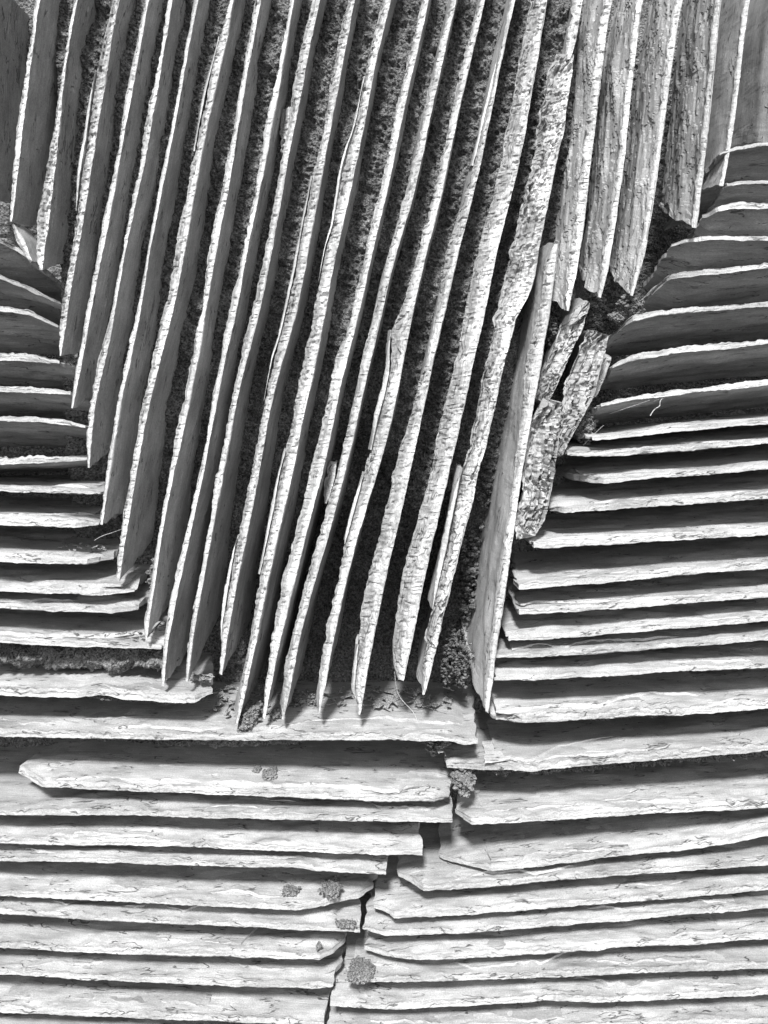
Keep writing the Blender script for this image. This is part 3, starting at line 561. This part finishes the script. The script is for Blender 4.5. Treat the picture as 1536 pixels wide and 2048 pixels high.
# ------------------------------------------------------------------ moss, seams, rubble, roots
ICO = None
def ico():
    global ICO
    if ICO is None:
        import bmesh
        bm = bmesh.new(); bmesh.ops.create_icosphere(bm, subdivisions=1, radius=1)
        ICO = (np.array([v.co[:] for v in bm.verts]), [[v.index for v in f.verts] for f in bm.faces]); bm.free()
    return ICO
def shelf_pt(key, xa, ya):
    """point on the top of a shelf slate that the photograph shows at (xa, ya) -> (x, y, d)"""
    o, st, th = shelves[key]
    s2 = sorted(st); yl = np.interp(xa, [p[0] for p in s2], [p[1] for p in s2]) - th
    tl = tilt_of(st[-2][1], 1536 if key[0] == 'R' else 0); d = 60.0
    for _ in range(30):
        k = (ya - VY) * (DC + d) / DC + VY     # world y for this depth
        # want k == yl + tl*d
        g = k - (yl + tl * d); gp = (ya - VY) / DC - tl
        d = min(250, max(-2, d - g / gp)) if abs(gp) > 1e-3 else d
    s_ = (DC + d) / DC
    return (VX + (xa - VX) * s_, yl + tl * d, d)
def clump(c, rx, ry, rd, label, seed, grain=4.0, n=None, mat=None, name='moss_clump', cat='moss'):
    rng = np.random.RandomState(seed); iv, jf = ico()
    if name == 'moss_clump' and mat is None: rx, rd = rx * 0.88, rd * 0.85
    grain *= 0.8; n = int(np.clip(2.6 * (n or 70 * (rx * ry * rd) ** 0.66 / 90), 60, 1300))
    V = []; F = []
    for k in range(n):
        v = rng.normal(size=3); v /= np.linalg.norm(v); r = 0.15 + 0.7 * rng.rand() ** 0.6 + 0.2 * (rng.rand() > 0.86)
        lump = 1 + 0.5 * float(fbm(v[0] * 1.6 + 9, v[1] * 1.6, v[2] * 1.6, seed=seed, oct=2))
        p = np.array([c[0] + v[0] * rx * r * lump, c[1] + v[1] * ry * r * lump, c[2] + v[2] * rd * r * lump])
        g = grain * (0.35 + 1.1 * rng.rand())
        q = iv * g * (1 + 0.35 * fbm(iv[:, 0] * 2 + k, iv[:, 1] * 2, iv[:, 2] * 2, seed=seed + 1, oct=2))[:, None] * np.array([1.2, 0.8, 1.0])
        b0 = len(V) * 1; V += (q + p).tolist(); F += [[a_ + b0 for a_ in f] for f in jf]
    return tag(make_obj(name, V, F, mat or M_MOSS, smooth=[False] * len(F)), label, cat)
def on(key, x, y, lift=3):
    p = shelf_pt(key, x, y); return (p[0], p[1] - lift - (4 if key in ('L14', 'L15') else 1.5), p[2])
clump(on('L15', 541, 1552), 17, 6, 26, "round moss cushion on the pale shelf slate, the larger of a touching pair", 1, 3.2)
clump(on('L15', 514, 1545), 10, 4, 14, "small moss cushion touching the larger one on the pale shelf slate", 2, 3)
clump(on('L19', 580, 1786), 20, 5, 18, "flat oval moss cushion on the shelf slate with the diagonal break", 3, 3)
clump(on('L19', 664, 1782), 26, 6, 34, "moss patch in the broken mossy corner of the shelf slate", 4, 3)
clump(on('L20', 690, 1852), 26, 4, 14, "thin moss on the corner next to the narrow seam", 5, 3)
clump(on('L21', 638, 1896), 6, 4, 12, "tiny moss tuft near the jagged pointed end", 6, 2.6)
clump(on('R26', 722, 1943, 1), 32, 4.5, 40, "round moss cushion at the end of the third shelf slate from the bottom right", 7, 3.6)
clump(on('L14', 498, 1448, 10), 24, 20, 50, "dark moss lump on the long broad shelf under the knobbly upright slate", 8, 4)
clump(on('L14', 552, 1438, 4), 14, 10, 24, "small moss tuft right of the dark lump on the long shelf", 9, 3.4)
clump(on('L14', 612, 1408, 6), 26, 14, 30, "moss between upright feet on the long broad shelf", 10, 3.6)
clump((290, 1168, 78), 20, 50, 50, "tall moss clump at the foot of the broad-faced seventh upright", 11, 5, n=320)
clump((1276, 604, 50), 26, 26, 28, "round moss clump caught between the fanned shelves and uprights", 12, 4, n=260)
clump((1252, 628, 60), 22, 12, 22, "small crumbly lump tucked under the round moss clump", 13, 4)
clump((1183, 852, 85), 26, 42, 40, "moss patch between the largest fragment and the shelf slates", 14, 4.4, n=300)
clump((912, 1358, 110), 32, 60, 66, "big crumbly soil lump beside the foot of the sharp smooth upright", 15, 3.8, n=520, mat=M_SOIL)
clump((955, 1195, 190), 34, 150, 60, "tall column of crumbly soil between two right-hand upright slates", 16, 6, n=420, mat=M_SOIL, cat='soil')
clump((982, 900, 150), 22, 170, 45, "long crumbly soil filling beside the smooth upright slate", 17, 6, n=420, mat=M_SOIL, cat='soil')
clump((932, 1578, 40), 28, 22, 36, "crumbling pale mortar lump in the seam left of the pointed shelf slate", 18, 5, n=260, mat=M_MOSS)
clump((655, 75, 80), 18, 30, 26, "pale moss crumbs near the top between two upright slates", 19, 4, n=140)
clump((875, 1520, 90), 26, 26, 40, "dark crumbs packed in the seam below the long broad shelf", 20, 5, n=220, mat=M_SOIL)
clump((1125, 655, 110), 12, 40, 40, "dark crumbs behind the uppermost broken fragment", 21, 5, n=120, mat=M_SOIL, cat='soil')
clump((258, 945, 60), 14, 18, 24, "small moss tuft left of the broad-faced upright", 22, 4, n=1)if False else None

def seam(pts, label, seed, rv=12, rd=40, d=70):
    """ragged strip of moss or soil packed under a shelf slate"""
    P = np.array(pts, float); seg = np.linalg.norm(np.diff(P[:, :2], axis=0), axis=1); cu = np.concatenate([[0], np.cumsum(seg)])
    u = np.arange(0, cu[-1], 3.2); x = np.interp(u, cu, P[:, 0]); y = np.interp(u, cu, P[:, 1]); r = np.interp(u, cu, P[:, 2])
    m = 26; th = np.linspace(0, 2 * PI, m, endpoint=False)
    U, TH = np.meshgrid(u, th); cx, cy, sx = np.cos(TH), np.sin(TH), 1
    k = 1 + 0.35 * fbm(U / 22, cx * 2, cy * 2, seed=seed, oct=3) + 0.2 * fbm(U / 5, cx * 6, cy * 6, seed=seed + 3, oct=2)
    endt = np.clip(np.minimum(u, u[-1] - u) / 14, 0.05, 1) ** 0.5
    V = np.stack([np.broadcast_to(x, U.shape) + 2 * fbm(U / 4, TH * 3, seed=seed + 6, oct=1), y + cy * r * k * endt, d + cx * rd * k * endt], -1)
    n1, n2 = U.shape; idx = np.arange(n1 * n2).reshape(n1, n2); F = []
    for i in range(n1):
        i2 = (i + 1) % n1
        F += np.stack([idx[i, :-1], idx[i2, :-1], idx[i2, 1:], idx[i, 1:]], 1).tolist()
    F += [idx[:, 0].tolist()[::-1], idx[:, -1].tolist()]
    return tag(make_obj('moss_seam', V.reshape(-1, 3), F, M_SEAM, smooth=[True] * len(F)), label, 'moss')
seam([(-240, 1325, 26), (0, 1330, 26), (160, 1338, 26), (300, 1345, 20), (330, 1350, 8)], "wide soil seam packed under the shelf that carries the eighth upright", 31, d=85, rd=40)
seam([(130, 1494, 4), (240, 1496, 10), (330, 1500, 12), (450, 1500, 18), (560, 1500, 14), (640, 1492, 6)], "moss seam hanging under the long broad shelf slate", 32, d=70, rd=34)
seam([(150, 1400, 3), (230, 1405, 7), (330, 1412, 8), (400, 1412, 5)], "thin moss seam under the bitten shelf slate", 33, d=40, rd=22)
seam([(990, 1458, 5), (1150, 1458, 10), (1300, 1446, 12), (1536, 1430, 12), (1780, 1410, 12)], "dark moss seam beneath the thick split right shelf", 34, d=80, rd=36)
seam([(905, 1552, 5), (1000, 1562, 16), (1150, 1556, 18), (1300, 1544, 16), (1536, 1524, 16), (1780, 1500, 16)], "dark moss seam beneath the long jutting right shelf", 35, d=80, rd=40)

def chip_mesh(c, size, seed, label, group):
    """small angular flat chip of slate"""
    rng = np.random.RandomState(seed); k = rng.randint(5, 8)
    an = np.sort(rng.rand(k) * 2 * PI); rr = size * (0.6 + 0.5 * rng.rand(k))
    out2 = np.stack([np.cos(an) * rr, np.sin(an) * rr * 0.6], 1)
    th = 1.2 + 1.6 * rng.rand()
    top = [(p[0], -th / 2 + rng.rand() * 0.6, p[1]) for p in out2]; bot = [(p[0] * 0.94, th / 2, p[1] * 0.94) for p in out2]
    P = np.array(top + bot)
    ax, az, ay = (rng.rand(3) - 0.5) * np.array([1.1, 1.0, 6.0])
    def rot(P, i, j, a_):
        Q = P.copy(); Q[:, i] = P[:, i] * math.cos(a_) - P[:, j] * math.sin(a_); Q[:, j] = P[:, i] * math.sin(a_) + P[:, j] * math.cos(a_); return Q
    P = rot(P, 0, 2, ay); P = rot(P, 1, 2, ax); P = rot(P, 0, 1, az)
    F = [list(range(k))[::-1], list(range(k, 2 * k))] + [[i, (i + 1) % k, (i + 1) % k + k, i + k] for i in range(k)]
    G = P * S + seed
    o = make_obj('slate_chip', P + np.array(c), F, M_RUBBLE, smooth=[False] * len(F))
    return tag(o, label, 'slate chip', group)
rng = random.Random(4)
sd0 = 900
for (key, x0, x1, y0, y1, n, lab, g) in (
    ('L14', 428, 540, 1380, 1440, 70, "loose dark slate chip in the rubble where the bitten shelf ends", "slate chips by the rounded shelf end"),
    ('L14', 720, 900, 1388, 1426, 80, "loose slate chip in the rubble on the long shelf near the broad-edged upright", "slate chips on the long shelf"),
    ('L14', 560, 700, 1390, 1420, 44, "loose slate chip under the feet of the middle uprights", "slate chips under the middle uprights"),
    ('L13', 385, 420, 1352, 1368, 12, "loose slate chip on the bitten shelf beside an upright foot", "slate chips on the bitten shelf"),
    ('L12', 150, 300, 1272, 1282, 16, "dark crumb on the shelf carrying the eighth upright", "slate crumbs on the splintered shelves"),
    ('L9', 120, 220, 1098, 1112, 12, "dark crumb above the lens-shaped shelf end", "slate crumbs at the lens-shaped shelf end")):
    for k in range(n):
        x, y = rng.uniform(x0, x1), rng.uniform(y0, y1)
        p = on(key, x, y, rng.uniform(5, 11)); sd0 += 1
        chip_mesh(p, rng.uniform(7, 19) * (0.6 if key in ('L12', 'L9') else 1), sd0, lab, g)
for k in range(16):
    sd0 += 1; chip_mesh((rng.uniform(852, 900), rng.uniform(1495, 1535), rng.uniform(30, 70)), rng.uniform(8, 18), sd0, "dark chip stuck in the seam right of the cushioned shelf", "slate chips in the seam")

def thread(pts, r, label, name, cat, mat=None):
    cu_ = bpy.data.curves.new(name, 'CURVE'); cu_.dimensions = '3D'; cu_.bevel_depth = r * S; cu_.bevel_resolution = 2
    sp = cu_.splines.new('NURBS'); sp.points.add(len(pts) - 1); sp.use_endpoint_u = True; sp.order_u = 3
    for p, q in zip(sp.points, pts): p.co = (*W(*q), 1)
    o = bpy.data.objects.new(name, cu_); C.objects.link(o)
    dg = bpy.context.evaluated_depsgraph_get(); me = bpy.data.meshes.new_from_object(o.evaluated_get(dg))
    bpy.data.objects.remove(o); me.materials.clear(); me.materials.append(mat or M_ROOT)
    cen = np.mean([W(*q) for q in pts], 0)
    me.transform(__import__('mathutils').Matrix.Translation(-Vector(cen)))
    ob = bpy.data.objects.new(name, me); ob.location = cen; C.objects.link(ob); return tag(ob, label, cat)
thread([(1345, 785, 5), (1325, 797, 4), (1320, 805, 3), (1322, 812, 3), (1308, 820, 6), (1303, 832, 8)], 1.0, "pale crooked rootlet dangling below a right-hand shelf slate", 'rootlet', 'root')
thread([(1322, 797, 4), (1312, 802, 6), (1304, 803, 8)], 0.7, "tiny side rootlet branching left", 'rootlet', 'root')
c0 = on('L17', 655, 1655, 2)
thread([(c0[0] + 14 * math.cos(t_) - 3, c0[1] - 2 - 6 * math.sin(t_ * 0.9), c0[2] + 26 * math.sin(t_)) for t_ in np.linspace(-0.4, 5.6, 14)], 0.5, "fine curled fibre lying on the square-ended shelf slate", 'fibre', 'fibre')
thread([(788, 1355, 30), (790, 1385, 28), (800, 1408, 22), (830, 1428, 5), (834, 1440, -2)], 0.5, "fine pale stalk arching over the long shelf", 'stalk', 'plant')
thread([(180, 1085, 20), (196, 1075, 16), (215, 1070, 20), (228, 1066, 40)], 0.5, "fine twig by the lens-shaped shelf end", 'twig', 'twig')
thread([(1225, 828, 20), (1260, 815, 5), (1300, 800, 0)], 0.35, "straight silky thread under the rootlet shelf", 'thread', 'thread')
thread([(1180, 895, 60), (1205, 860, 30), (1212, 852, 20)], 0.6, "short grass stem at the mossy gap by the fragments", 'stem', 'plant')
